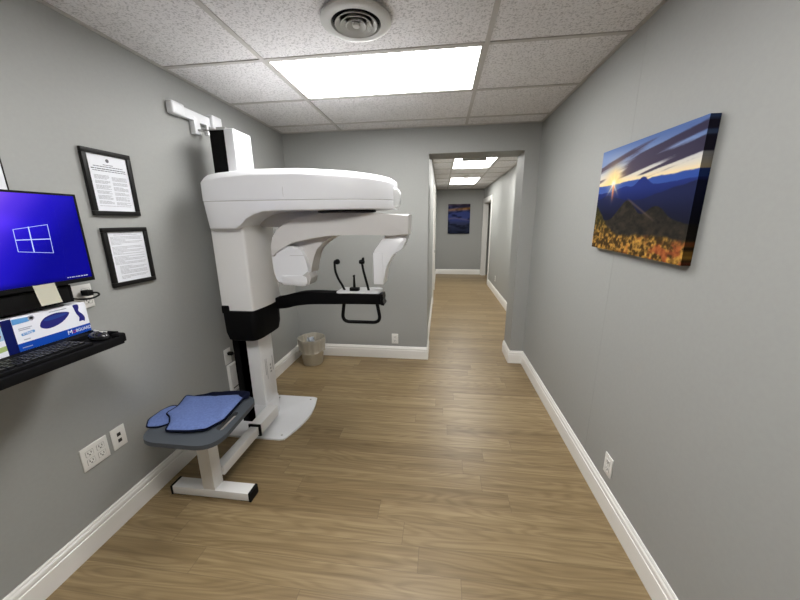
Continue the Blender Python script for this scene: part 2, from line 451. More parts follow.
def sunset_print(u, v):
    """sunrise over layered blue hills with autumn shrubs (display colours)"""
    asp = 1.42
    sky = lerp(col(.98, .86, .64), col(.84, .82, .78), sm(.63, .74, v)); sky = lerp(sky, col(.50, .58, .74), sm(.72, .88, v)); sky = lerp(sky, col(.34, .43, .63), sm(.86, 1.02, v+.10*u-.05))
    w = v-.19*u                                                         # streaks climb to the right
    c1 = fbm(u*2.2+5, w*34, 3); c2 = fbm(u*9, w*60+3, 13)
    band = np.exp(-((w-.665-.025*np.sin(u*4))/.038)**2)*sm(.16, .42, u)+.9*np.exp(-((w-.755)/.030)**2)*sm(.30, .55, u)+.75*np.exp(-((w-.83)/.035)**2)*sm(.75, .35, u)+.8*np.exp(-((w-.600)/.014)**2)*sm(.42, .6, u)+.8*np.exp(-((w-.70)/.02)**2)*sm(.22, .0, u)
    cl = sm(.42, .66, c1*.50+c2*.18+band*.46)
    sky = lerp(sky, lerp(col(.36, .32, .37), col(.21, .19, .27), u), cl*.95)
    d = np.sqrt(((u-.21)*asp)**2+(v-.655)**2)
    sky = lerp(sky, col(1., .82, .50), np.exp(-(d/.16)**2)*.9); 
    out = sky
    def ridge(base, amp, f, seed): return base+amp*(fbm(u*f+seed, u*0+seed, seed, 5)-.5)
    far = ridge(.655, .05, 5, 21)+.02*u
    out = lerp(out, lerp(col(.20, .31, .60), col(.32, .40, .64), u*0+.5*(1-u)), sm(0, .008, far-v))
    mid = .60+.085*np.exp(-((u-.56)/.07)**2)+.03*np.exp(-((u-.38)/.09)**2)+.03*(fbm(u*9, u*0+2, 31)-.5)+.02*sm(.6, 1, u)-.03*sm(.3, 0, u)
    out = lerp(out, lerp(col(.10, .13, .31), col(.15, .20, .45), sm(.45, .62, v)), sm(0, .008, mid-v))
    n2 = .50+.05*np.exp(-((u-.15)/.14)**2)+.10*sm(.55, 1.0, u)+.05*(fbm(u*6, u*0+9, 41)-.5)
    out = lerp(out, lerp(col(.09, .10, .17), col(.13, .15, .29), sm(.3, .55, v)), sm(0, .012, n2-v))
    n3 = .30+.20*np.exp(-((u-.42)/.13)**2)+.14*np.exp(-((u-.72)/.12)**2)+.04*(fbm(u*8, u*0+4, 51)-.5)
    tex = fbm(u*26, v*30, 61)
    out = lerp(out, lerp(col(.10, .10, .10), col(.25, .22, .18), tex), sm(0, .015, n3-v))
    r1 = np.exp(-((v-(.50-(u-.42)*.62))/.010)**2)*sm(.40, .46, u)*sm(.80, .6, u)
    out = lerp(out, col(.42, .35, .31), r1*.6)
    n4 = .19+.27*sm(.34, -.05, u)+.05*(fbm(u*14, u*0+7, 71)-.5)+.02*np.exp(-((u-.75)/.15)**2)
    tx = fbm(u*44, v*34, 81, 5); tx2 = fbm(u*16+3, v*13, 91, 4)
    sh = lerp(col(.24, .18, .10), col(.80, .60, .27), sm(.34, .74, tx*.75+tx2*.25)); sh = lerp(sh, col(.58, .27, .17), sm(.50, .70, tx2)*sm(.2, .8, u)*.7)
    sh = lerp(lerp(col(.12, .13, .08), col(.32, .28, .14), tx), sh, sm(.38, .10, v))
    out = lerp(out, sh, sm(0, .04, n4-v))
    # starburst of the sun
    ang = np.arctan2(v-.655, (u-.21)*asp); st = np.exp(-(d/.10)**2)*(.35+.65*np.abs(np.cos(ang*4))**10)
    out = lerp(out, col(1., .90, .62), st*1.1); out = lerp(out, col(1., .98, .9), np.exp(-(d/.035)**2)*1.2)
    fl = np.exp(-(((u-.215)*asp-(.62-v)*.05)/.016)**2)*sm(.46, .6, v)*sm(.67, .62, v)
    return lerp(out, col(.98, .5, .25), fl*.75)

def dusk_print(u, v):
    """dusk sky with an orange band over dark blue water"""
    o = lerp(col(.13, .15, .22), col(.20, .22, .32), sm(0, .35, v)); o = lerp(o, col(.22, .26, .46), sm(.3, .5, v))
    o = lerp(o, col(.42, .38, .50), np.exp(-((v-.5-.03*np.sin(u*5))/.03)**2)*.6)
    o = lerp(o, col(.78, .55, .30), np.exp(-((v-.80-.05*u)/.05)**2)*(.5+.5*u)); o = lerp(o, col(.36, .30, .36), sm(.86, 1, v))
    return lerp(o, o*.6, sm(.4, .7, fbm(u*4, v*16, 5)))

def print_board(name, origin, eu, ev, depth, w, h, nu, nv, fn, m, side=.22):
    """stretched print: front face coloured on a fine grid, the picture wrapping round its edges"""
    us = np.concatenate([[0, 0], np.linspace(0, 1, nu), [1, 1]]); vs = np.concatenate([[0, 0], np.linspace(0, 1, nv), [1, 1]])
    U, V = np.meshgrid(us, vs)
    cl = srgb(fn(U, V))
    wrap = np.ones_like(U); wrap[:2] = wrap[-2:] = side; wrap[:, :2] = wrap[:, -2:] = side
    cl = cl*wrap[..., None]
    bm = bmesh.new(); eu, ev, dp = Vector(eu), Vector(ev), Vector(depth); O = Vector(origin)
    g = []
    for j in range(len(vs)):
        row = []
        for i in range(len(us)):
            edge = i in (0, len(us)-1) or j in (0, len(vs)-1)
            row.append(bm.verts.new(O+eu*w*us[i]+ev*h*vs[j]+(dp if edge else dp*.015 if i in (1, len(us)-2) or j in (1, len(vs)-2) else Vector())))
        g.append(row)
    for j in range(len(vs)-1):
        for i in range(len(us)-1):
            bm.faces.new((g[j][i], g[j][i+1], g[j+1][i+1], g[j+1][i]))
    loop = g[0]+[r[-1] for r in g[1:]]+g[-1][-2::-1]+[r[0] for r in g[-2:0:-1]]
    bm.faces.new(loop)
    cols = cl.reshape(-1, 3)
    o = obj(name, bm, m)
    ca = o.data.color_attributes.new('Col', 'FLOAT_COLOR', 'POINT')
    ca.data.foreach_set('color', np.concatenate([cols, np.ones((len(cols), 1))], 1).astype(np.float32).ravel())
    return o
m_canvas = vcol_mat('printed_canvas', .8)
tag(print_board('canvas_picture', (XR-.035, 2.022, 1.377), (0, -1, -.022), (0, 0, 1), (.034, 0, 0), .727, .507, 230, 165, sunset_print, m_canvas),
    'large landscape canvas of sunrise over blue mountains on the right wall', 'picture')
tag(print_board('canvas_picture', (.185, HY-.035, 1.17), (1, 0, 0), (0, 0, 1), (0, .034, 0), .61, .815, 40, 50, dusk_print, m_canvas),
    'small dark upright picture of a dusk sky at the far end of the hallway', 'picture')

def text_rows(rows):
    """printed lines: rows of (y0, y1, z, h); broken into words, on the face x of the paper"""
    bm = bmesh.new()
    return bm
def framed_doc(y0, y1, z0, z1, label, kind, fw=.022, fd=.018, slim=False):
    t = thing('framed_document', label, 'framed document', (XL, (y0+y1)/2, z0), 'framed documents on the left wall')
    bm = bmesh.new(); x0, x1 = XL+.001, XL+fd
    for a in ((y0, y1, z0, z0+fw), (y0, y1, z1-fw, z1), (y0, y0+fw, z0+fw, z1-fw), (y1-fw, y1, z0+fw, z1-fw)):
        add_box(bm, x0, x1, *a, bev=.003)
    obj('frame', bm, m_frame, t, 40)
    obj('paper', box(x0, XL+.009, y0+fw*.6, y1-fw*.6, z0+fw*.6, z1-fw*.6), m_paper, t)
    bm = bmesh.new(); rs = random.Random(hash(kind) % 1000 if False else len(kind))
    X0, X1 = XL+.0091, XL+.0096
    a0, a1, b0, b1 = y0+fw+.014, y1-fw-.014, z0+fw+.012, z1-fw-.012
    def words(p, q, z, h, mi=0, fill=1.0):
        y = p; end = p+(q-p)*fill
        while y < end-.003:
            w = min(rs.uniform(.006, .02), end-y)
            add_box(bm, X0, X1, y, y+w, z-h/2, z+h/2, mi=mi); y += w+.0022
    if kind == 'certificate':
        cy = (a0+a1)/2
        add_lathe(bm, [(.0085, 0), (.0085, .0005)], (X0, cy, b1-.012), 16, 'x', mi=1)
        words(cy-.025, cy+.025, b1-.032, .0026, 1); words(a0+.012, a1-.012, b1-.041, .0032, 1); words(a0, a1, b1-.052, .004, 1); words(a0+.005, a1, b1-.061, .003, 1); 
        cz = b1-.082; k = 0
        while cz > b0+.022:
            if k % 9 not in (4, 8):
                words(a0+.006, cy-.006, cz, .0024, 0, .8 if k % 4 == 3 else 1); words(cy+.006, a1-.002, cz-.004, .0024, 0, .7 if k % 5 == 4 else 1)
            cz -= .0052; k += 1
        words(a0+.005, a1, b0+.012, .0022)
    elif kind == 'letter':
        cz = b1-.012; k = 0
        words(a0+.02, a1-.02, b1-.002, .0026)
        while cz > b0:
            ind = .018 if k > 22 else 0
            if k % 8 != 7: words(a0+ind, a1, cz, .0022, 0, [1, .97, 1, .45, 1, .9, .3][k % 7])
            cz -= .0062; k += 1
    if kind != 'blank': obj('printed_text', bm, [m_ink, m_inkd], t)
    else: bm.free()
    return t
framed_doc(1.368, 1.608, 1.572, 1.876, 'black framed certificate with seal and two text columns, upper frame on left wall', 'certificate')
framed_doc(1.384, 1.626, 1.219, 1.514, 'black framed page of text, lower frame on left wall right of the monitor', 'letter')
framed_doc(.84, 1.082, 1.50, 1.80, 'thin black framed sheet cut off at left edge above the monitor', 'blank', fw=.004, fd=.012)

# ------------------------------------------------------------------ wall plates
def wall_plate(name, label, axis, pos, z0, w, h, sockets, kind='duplex', group=None):
    """axis: ('x', sign) wall face pos with outward normal along sign; pos = (wall coordinate, centre along wall)"""
    ax, s = axis; wc, c = pos
    t = thing(name, label, 'wall outlet', (wc, c, z0) if ax == 'x' else (c, wc, z0), group or 'white wall plates')
    def B(bm, d0, d1, a0, a1, q0, q1, bev=0, mi=0):
        lo, hi = sorted((wc+s*d0, wc+s*d1))
        if ax == 'x': add_box(bm, lo, hi, a0, a1, q0, q1, bev, mi=mi)
        else: add_box(bm, a0, a1, lo, hi, q0, q1, bev, mi=mi)
    bm = bmesh.new(); B(bm, 0, .006, c-w/2, c+w/2, z0, z0+h, .0025); obj('plate', bm, m_plate, t, 30)
    for (da, dz) in sockets:
        bm = bmesh.new(); a, z = c+da, z0+h/2+dz
        if kind == 'data':
            B(bm, .005, .0075, a-.009, a+.009, z-.009, z+.009, mi=1); obj('data_jack', bm, [m_plate, m_slot], t)
        else:
            B(bm, .005, .0068, a-.0175, a+.0175, z-.0145, z+.0145, .002, mi=2)
            B(bm, .006, .0076, a-.016, a+.016, z-.013, z+.013, .002)
            B(bm, .0072, .0079, a-.0085, a-.0055, z-.002, z+.008, mi=1); B(bm, .0072, .0079, a+.0055, a+.0085, z-.002, z+.008, mi=1)
            B(bm, .0072, .0079, a-.003, a+.003, z-.010, z-.005, mi=1)
            obj('socket', bm, [m_plate, m_slot, m_plateline], t)
    return t
DUP = [(0, .021), (0, -.021)]
wall_plate('wall_outlet', 'wide white four-socket outlet plate low on left wall below the shelf', ('x', 1), (XL, 1.127), .402, .121, .116, [(-.025, .021), (-.025, -.021), (.025, .021), (.025, -.021)])
wall_plate('data_plate', 'narrow white plate with two dark jacks beside the four-socket outlet', ('x', 1), (XL, 1.244), .405, .071, .114, [(0, .017), (0, -.017)], 'data')
wall_plate('wall_outlet', 'white outlet plate on left wall behind the black base of the machine', ('x', 1), (XL, 2.132), .462, .073, .122, [(0, .022)])
wall_plate('wall_outlet', 'white outlet plate with black plug under the right end of the monitor', ('x', 1), (XL, 1.232), 1.153, .104, .110, [(.025, .022), (.025, -.022)])
wall_plate('wall_outlet', 'small white outlet on the back wall left of the doorway', ('y', -1), (YB, -.497), .175, .074, .118, DUP)
wall_plate('wall_outlet', 'white outlet low on the right wall above the baseboard', ('x', -1), (XR, 1.571), .199, .075, .116, DUP)
wall_plate('wall_outlet', 'tiny white outlet far down the hallway on its right wall', ('x', -1), (HR, 6.9), .27, .074, .118, DUP)

def power_cord(parent, p, pts, r=.004):
    bm = bmesh.new(); x, y, z = p
    add_tube(bm, catmull(pts, 8), r, 8); o = obj('power_cord', bm, m_rubber, parent, 60)
    bm = bmesh.new()
    add_box(bm, x, x+.038, y-.014, y+.014, z-.013, z+.013, bev=.006); obj('plug', bm, m_rubber, o, 40)
t = thing('power_adapter', 'white upright power adapter box on left wall beneath the outlet behind the machine', 'power adapter', (XL, 2.155, .225))
obj('adapter_body', box(XL+.001, XL+.032, 2.098, 2.20, .225, .455, bev=.01), m_plate, t, 40)
obj('cable_notch', box(XL+.028, XL+.0335, 2.11, 2.175, .256, .264, bev=.001), m_black, t)

# ------------------------------------------------------------------ imaging machine
YC = 2.14
t = thing('dental_imaging_machine', 'tall white panoramic dental imaging machine with black chin arm, standing against left wall', 'imaging machine', (-1.45, YC, 0))
MX = t
# floor plate with a bowed front edge
pl = [(-1.615, 1.875), (-1.13, 1.875), (-1.095, 1.885)]+[(-1.095+.055*math.sin(PI*k/10)+.03*k/10, 1.885+.56*k/10) for k in range(1, 10)]+[(-1.065, 2.445), (-1.10, 2.455), (-1.615, 2.455)]
obj('floor_plate', prism(pl, .0005, .014, 'xy', bev=.003), m_white, t, 30)
for x, y in ((-1.13, 1.92), (-1.11, 2.41), (-1.4, 1.92), (-1.4, 2.41)):
    bm = bmesh.new(); add_lathe(bm, [(.008, 0), (.008, .003), (.002, .004)], (x, y, .0135), 12); obj('bolt', bm, m_steel, t, 40)
# fixed column: black rear rail and white front cover
obj('rear_rail', box(-1.468, -1.365, 2.05, 2.23, .014, 2.10, bev=.003), m_blackm, t)
obj('column_cover', box(-1.366, -1.30, 2.043, 2.237, .70, 2.105, bev=.008, seg=3), m_white, t, 40)
obj('lower_cover', box(-1.404, -1.303, 2.043, 2.225, .16, .80, bev=.008, seg=3), m_white, t, 40)
obj('lower_rail', box(-1.515, -1.403, 2.05, 2.22, .014, .80, bev=.003), m_blackm, t)
obj('column_foot', box(-1.404, -1.300, 2.040, 2.23, .014, .17, bev=.008, seg=3), m_white, t, 40)
bm = bmesh.new(); add_prism(bm, round_poly([(2.06, .20), (2.215, .20), (2.215, .58), (2.06, .58)], .012), -1.3035, -1.3, 'yz', bev=.001)
cp = obj('cover_panel', bm, m_white, t, 30)
bm = bmesh.new()
for (y0, y1, z0, z1) in ((2.088, 2.094, .40, .53), (2.105, 2.110, .36, .53), (2.15, 2.165, .45, .465), (2.15, 2.165, .42, .436), (2.15, 2.168, .395, .408), (2.188, 2.193, .40, .52)):
    add_box(bm, -1.3002, -1.2995, y0, y1, z0, z1)
obj('printed_label', bm, m_ink, cp)
# sliding carriage
bm = bmesh.new()
ring = lambda z, e=0: [(x, y, z) for x, y in round_poly([(-1.482+e, 1.948+e), (-1.254-e, 1.948+e), (-1.226-e, 2.14), (-1.254-e, 2.332-e), (-1.482+e, 2.332-e)], [.012, .016, .3, .016, .012], 5)]
add_loft(bm, [ring(.945, .012), ring(.948, .0), ring(.96), ring(1.55)])
obj('carriage', bm, m_white2, t, 35)
bm = bmesh.new()
sk = lambda z, e=0, f=0: [(x, y, z) for x, y in round_poly([(-1.482+e, 1.940+e), (-1.254-e, 1.940+e), (-1.232-e-f, 2.00+e), (-1.228-e-f, 2.24-e), (-1.25-e, 2.30-e), (-1.482+e, 2.30-e)], [.03, .04, .05, .05, .04, .03], 5)]
add_loft(bm, [sk(.722, .03), sk(.735, .012), sk(.79, .002), sk(.936), sk(.946, .004)])
obj('black_skirt', bm, m_blackm, t, 40)
obj('skirt_ear', box(-1.484, -1.425, 1.942, 2.02, .925, .985, bev=.012, seg=3), m_blackm, t, 40)
# head: upper and lower shells lofted along the arm
def width(x):
    ks = [(-1.462, .246), (-1.44, .258), (-1.3, .262), (-.95, .262), (-.75, .252), (-.58, .226), (-.45, .185), (-.36, .14), (-.31, .10), (-.292, .065)]
    return float(np.interp(x, [k[0] for k in ks], [k[1] for k in ks]))
def topz(x): return float(np.interp(x, [-1.47, -1.44, -1.36, -1.15, -.85, -.55, -.38, -.32, -.28], [1.802, 1.820, 1.832, 1.846, 1.844, 1.826, 1.806, 1.793, 1.768]))
def botz(x): return float(np.interp(x, [-1.47, -1.275, -1.235, -1.19, -1.13, -1.07, -.98, -.6, -.28], [1.494, 1.494, 1.515, 1.552, 1.581, 1.595, 1.600, 1.602, 1.606]))
SEAM = 1.660
XS = [-1.462, -1.45, -1.43, -1.36, -1.29, -1.275, -1.255, -1.235, -1.212, -1.19, -1.16, -1.13, -1.10, -1.07, -1.02, -.95, -.85, -.75, -.66, -.58, -.51, -.45, -.40, -.36, -.33, -.31, -.300, -.292]
rings = []
for x in XS:
    w, zt = width(x), topz(x)
    c = max(.4, min(1, (zt-SEAM)/.17)); e = min(.05, w*.4)
    q = [(-w, SEAM+.002), (w, SEAM+.002), (w-.004, zt-.040*c), (w-e*.55, zt-.016*c), (w-e, zt), (-w+e, zt), (-w+e*.55, zt-.016*c), (-w+.004, zt-.040*c)]
    rad = [.004, .004, .006, .010, .02, .02, .010, .006]
    rings.append([(x, YC+a, b) for a, b in round_poly(q, rad, 3)])
bm = bmesh.new(); add_loft(bm, rings); up = obj('upper_shell', bm, m_white, t, 32)
rings = []
for x in XS:
    w, zb = width(x), botz(x)
    k = (SEAM-zb)/.165
    q = [(-w+.022*k*k+.003, zb), (w-.022*k*k-.003, zb), (w, SEAM-.002), (-w, SEAM-.002)]
    rings.append([(x-.0+(.004*k if x < -1.4 else 0), YC+a, b) for a, b in round_poly(q, [.010, .010, .003, .003], 3)])
bm = bmesh.new(); add_loft(bm, rings); obj('lower_shell', bm, m_white, t, 32)
rings = []
for x in XS:
    w = width(x)-.004
    rings.append([(x+(.003 if x < -1.4 else -.003), YC+a, b) for a, b in ((-w, SEAM-.004), (w, SEAM-.004), (w, SEAM+.004), (-w, SEAM+.004))])
bm = bmesh.new(); add_loft(bm, rings); obj('shell_seam', bm, m_grey, t)
# vertical joint line and small screw cap on the near side
bm = bmesh.new(); add_box(bm, -.931, -.929, YC-.2605, YC-.256, SEAM+.004, SEAM+.075); obj('joint_line', bm, m_grey, up)
bm = bmesh.new()
rings = []
for x, k in ((-.31, 1.0), (-.292, 1.0), (-.278, .9), (-.268, .7), (-.263, .35)):
    rings.append([(x, YC+a, b) for a, b in rrect(-.078*k, .078*k, 1.682-.065*k, 1.682+.058*k, .03*k, .02*k, 4)])
add_loft(bm, rings); obj('end_cap', bm, mat('glossy_clear_cap', (.72, .73, .73), .08, coat=.5), t, 40)
# rotor hub, blackened for the shaded gap below the head, and C-arm
bm = bmesh.new(); add_lathe(bm, [(.19, 1.612), (.19, 1.592), (.16, 1.589), (.10, 1.588)], (-.62, YC, 0), 40); obj('rotor_hub_shade', bm, m_black, t, 40)
obj('swivel_block', prism(round_poly([(-1.235, 1.50), (-1.10, 1.50), (-1.00, 1.545), (-.72, 1.56), (-.72, 1.612), (-1.235, 1.612)], .02, 3), 2.11, 2.31, 'xz', bev=.01), m_rotor, t, 35)
carm = [(-.197, 1.572), (-.203, 1.449), (-.213, 1.446), (-.30, 1.444), (-.50, 1.449), (-.69, 1.446), (-.80, 1.434), (-.89, 1.418), (-.97, 1.400), (-1.04, 1.378), (-1.085, 1.350), (-1.105, 1.31),
        (-1.128, 1.31), (-1.126, 1.38), (-1.110, 1.435), (-1.075, 1.485), (-1.01, 1.530), (-.93, 1.560), (-.83, 1.580), (-.72, 1.587), (-.45, 1.585)]
ca = obj('rotor_arm', prism(carm, 2.030, 2.235, 'xz', bev=.010, seg=3), m_rotor, t, 35)
lim = [(-1.12, 1.36), (-1.12, 1.17), (-.93, 1.13), (-.875, 1.20), (-.862, 1.30), (-.835, 1.36), (-.78, 1.408), (-.70, 1.440), (-.70, 1.46), (-.95, 1.46)]
obj('arm_limb', prism(lim, 2.09, 2.225, 'xz', bev=.008, seg=3), m_rotor, ca, 35)
# x-ray tube housing on the left limb
bm = bmesh.new()
tube = [(-1.130, 1.325), (-1.126, 1.21), (-1.112, 1.155), (-1.085, 1.116), (-.925, 1.106), (-.892, 1.112), (-.874, 1.15), (-.878, 1.20), (-.890, 1.28), (-.915, 1.34), (-.955, 1.375), (-1.05, 1.382)]
th = obj('tube_housing', prism(round_poly(tube, .02, 3), 2.040, 2.18, 'xz', bev=.018, seg=4), m_white, ca, 35)
bm = bmesh.new(); add_prism(bm, round_poly([(-1.06, 1.118), (-.912, 1.112), (-.888, 1.125), (-.894, 1.172), (-.926, 1.182), (-1.075, 1.182)], .01, 3), 2.028, 2.185, 'xz', bev=.008); obj('collimator_block', bm, m_white, ca, 35)
bm = bmesh.new(); add_prism(bm, round_poly([(-.921, 1.125), (-.878, 1.118), (-.864, 1.165), (-.883, 1.212), (-.926, 1.178)], .006, 3), 2.035, 2.165, 'xz', bev=.006); obj('beam_window', bm, m_grey, ca, 35)
obj('tube_seam', box(-1.0, -.905, 2.0385, 2.0415, 1.315, 1.3175), m_grey, ca)
obj('red_marker', box(-1.155, -1.127, 2.10, 2.13, 1.165, 1.20, bev=.004), m_red, ca, 40)
# detector on the right limb
det = [(-.210, 1.452), (-.222, 1.41), (-.245, 1.362), (-.312, 1.318), (-.350, 1.245), (-.363, 1.20), (-.372, 1.122), (-.442, 1.124), (-.436, 1.335), (-.421, 1.360), (-.36, 1.440), (-.335, 1.452)]
dt = obj('detector_limb', prism(round_poly(det, .008, 2), 2.065, 2.215, 'xz', bev=.008, seg=3), m_white, ca, 35)
obj('detector_panel', box(-.439, -.374, 2.058, 2.22, 1.124, 1.335, bev=.006), m_white, dt, 35)
obj('sensor_face', box(-.4445, -.4405, 2.06, 2.22, 1.14, 1.32, bev=.001), m_grey, dt)
# chin arm
armc = [(-1.27, 2.28, .925, .042), (-1.20, 2.268, .936, .046), (-1.12, 2.24, .956, .051), (-1.02, 2.20, .985, .049), (-.90, 2.165, 1.003, .045), (-.76, 2.145, 1.009, .041), (-.58, 2.14, 1.013, .039), (-.402, 2.14, 1.013, .038)]
ca_, cb_ = catmull([p[:3] for p in armc], 5), catmull([(p[3], 0, 0) for p in armc], 5)
rings = []
for i, (p, hh) in enumerate(zip(ca_, cb_)):
    d = (ca_[min(i+1, len(ca_)-1)]-ca_[max(i-1, 0)]).normalized(); nx, ny = -d.y, d.x; q = math.hypot(nx, ny); nx, ny = nx/q, ny/q
    rings.append([(p.x+a*nx, p.y+a*ny, p.z+b) for a, b in rrect(-.052, .052, -hh.x, hh.x, .010, .012, 3)])
bm = bmesh.new(); add_loft(bm, rings); arm = obj('chin_arm', bm, m_blackm, t, 40)
bm = bmesh.new(); add_prism(bm, [(-.402, .972), (-.380, .969), (-.375, .979), (-.388, .997), (-.382, 1.017), (-.386, 1.049), (-.402, 1.049)], YC-.05, YC+.05, 'xz', bev=.002); obj('arm_end_clip', bm, m_black, arm)
bm = bmesh.new(); add_prism(bm, round_poly([(-.715, YC-.046), (-.412, YC-.046), (-.402, YC+.05), (-.42, YC+.12), (-.705, YC+.12)], .015), 1.050, 1.062, 'xy', bev=.003); obj('white_tray', bm, m_white, arm, 30)
bm = bmesh.new(); add_prism(bm, round_poly([(-.627, YC-.02), (-.562, YC-.02), (-.562, YC+.03), (-.627, YC+.03)], .01), 1.062, 1.082, 'xy', bev=.003)
add_tube(bm, [(-.595, YC, 1.085), (-.595, YC, 1.13), (-.594, YC, 1.165)], [.010, .008, .006], 10)
obj('chin_rest', bm, m_black, arm, 40)
obj('bite_pin', box(-.600, -.588, YC-.012, YC+.012, 1.16, 1.172, bev=.002), m_black, arm)
bm = bmesh.new(); add_tube(bm, catmull([(-.672, YC+.02, 1.06), (-.690, YC+.02, 1.098), (-.716, YC+.02, 1.145), (-.733, YC+.02, 1.20), (-.735, YC+.02, 1.262)], 5), .0085, 10)
obj('temple_rod', bm, m_black, arm, 60)
bm = bmesh.new(); add_lathe(bm, [(.003, -.012), (.017, -.009), (.020, 0), (.017, .009), (.003, .012)], (-.712, YC+.012, 1.262), 18, 'y'); add_box(bm, -.738, -.70, YC+.012, YC+.028, 1.254, 1.272, bev=.004); obj('temple_pad', bm, m_black, arm, 50)
bm = bmesh.new(); add_tube(bm, catmull([(-.498, YC+.02, 1.06), (-.508, YC+.02, 1.105), (-.522, YC+.02, 1.16), (-.533, YC+.02, 1.21), (-.540, YC+.02, 1.262)], 5), .0085, 10)
obj('temple_rod', bm, m_black, arm, 60)
bm = bmesh.new(); add_lathe(bm, [(.003, -.02), (.013, -.017), (.017, 0), (.013, .017), (.003, .02)], (-.538, YC+.012, 1.262), 18, 'x'); add_box(bm, -.536, -.520, YC+.004, YC+.02, 1.268, 1.292, bev=.004); obj('temple_pad', bm, m_black, arm, 50)
hp = round_poly([(-.672, .99), (-.697, .832), (-.412, .832), (-.44, .99)], [0, .06, .06, 0], 8)
bm = bmesh.new(); add_tube(bm, [(x, YC, z) for x, z in hp], .0125, 12); obj('hand_grip', bm, m_black, arm, 60)
power_cord(MX, (XL+.0085, 2.135, .545),
     [(XL+.042, 2.135, .545), (XL+.07, 2.16, .543), (XL+.082, 2.19, .50), (XL+.08, 2.212, .42), (XL+.055, 2.212, .34), (XL+.045, 2.21, .26), (XL+.05, 2.212, .10), (-1.49, 2.2, .05)])
# wall bracket of the machine
wb = thing('wall_bracket', 'white T-shaped wall bracket near the ceiling holding the machine mast', 'bracket', (XL, 2.12, 2.2))
obj('bracket_bar', box(XL+.001, XL+.036, 2.00, 2.27, 2.176, 2.234, bev=.006), m_white, wb, 35)
obj('end_block', box(XL+.001, XL+.048, 1.922, 2.022, 2.170, 2.242, bev=.012, seg=3), m_white, wb, 35)
obj('end_block', box(XL+.001, XL+.06, 2.256, 2.355, 2.168, 2.254, bev=.010, seg=3), m_white, wb, 35)
obj('bracket_leg', box(XL+.001, XL+.040, 2.098, 2.154, 2.098, 2.20, bev=.008), m_white, wb, 35)
bm = bmesh.new(); add_tube(bm, [(XL+.02, 2.12, 2.125), (-1.50, 2.15, 2.125), (-1.44, 2.15, 2.125)], .007, 10); add_tube(bm, [(XL+.055, 2.19, 2.172), (XL+.055, 2.19, 2.12)], .010, 10); obj('clamp_rod', bm, m_steel, wb, 50)
bm = bmesh.new(); add_lathe(bm, [(.005, .02), (.018, .018), (.018, -.002), (.006, -.006)], (XL+.055, 2.19, 2.108), 16); obj('clamp_nut', bm, m_steel, wb, 40)
obj('mast_tab', box(-1.475, -1.41, 2.13, 2.17, 2.1, 2.14, bev=.003), m_steel, wb)

# ------------------------------------------------------------------ bench in front of the machine
t = thing('bench_seat', 'white steel T-frame bench with slate grey padded seat, in front of the machine', 'bench', (-1.27, 1.4, 0))
obj('foot_bar', box(-1.515, -1.042, 1.362, 1.435, .006, .056, bev=.003), m_white2, t, 35)
obj('end_cap', box(-1.045, -1.030, 1.360, 1.437, .0, .058, bev=.004), m_rubber, t, 35)
obj('end_cap', box(-1.527, -1.512, 1.360, 1.437, .0, .058, bev=.004), m_rubber, t, 35)
obj('foot_pad', box(-1.51, -1.44, 1.365, 1.432, 0, .007), m_rubber, t)
obj('foot_pad', box(-1.10, -1.046, 1.365, 1.432, 0, .007), m_rubber, t)
obj('post', box(-1.318, -1.245, 1.363, 1.436, .054, .468, bev=.003), m_white2, t, 35)
obj('cross_tube', box(-1.288, -1.228, 1.434, 1.86, .098, .158, bev=.003), m_white2, t, 35)
obj('socket_sleeve', box(-1.297, -1.216, 1.81, 2.055, .090, .170, bev=.004), m_white2, t, 35)
obj('sleeve_rim', box(-1.300, -1.213, 1.80, 1.812, .087, .173, bev=.002), m_black, t)
out = round_poly([(-1.500, 1.192), (-1.056, 1.192), (-1.092, 1.648), (-1.490, 1.648)], [.13, .12, .09, .09], 8)
sl = round_poly([(-1.142, 1.322), (-1.104, 1.318), (-1.113, 1.482), (-1.147, 1.482)], .016, 5)
bm = bmesh.new()
def loop(pts, z):
    v = [bm.verts.new((x, y, z)) for x, y in pts]
    return [bm.edges.new((v[i], v[(i+1) % len(v)])) for i in range(len(v))]
e = loop(out, .490)+loop(sl, .490)
r = bmesh.ops.triangle_fill(bm, use_beauty=True, edges=e)
fs = [f for f in bm.faces]
ex = bmesh.ops.extrude_face_region(bm, geom=fs)
for v in [g for g in ex['geom'] if isinstance(g, bmesh.types.BMVert)]: v.co.z -= .024
sm_e = [ed for ed in bm.edges if len(ed.link_faces) == 2 and ed.calc_face_angle(0) > 1.2]
bmesh.ops.bevel(bm, geom=sm_e, offset=.004, segments=2, affect='EDGES')
obj('seat', bm, m_seat, t, 40)

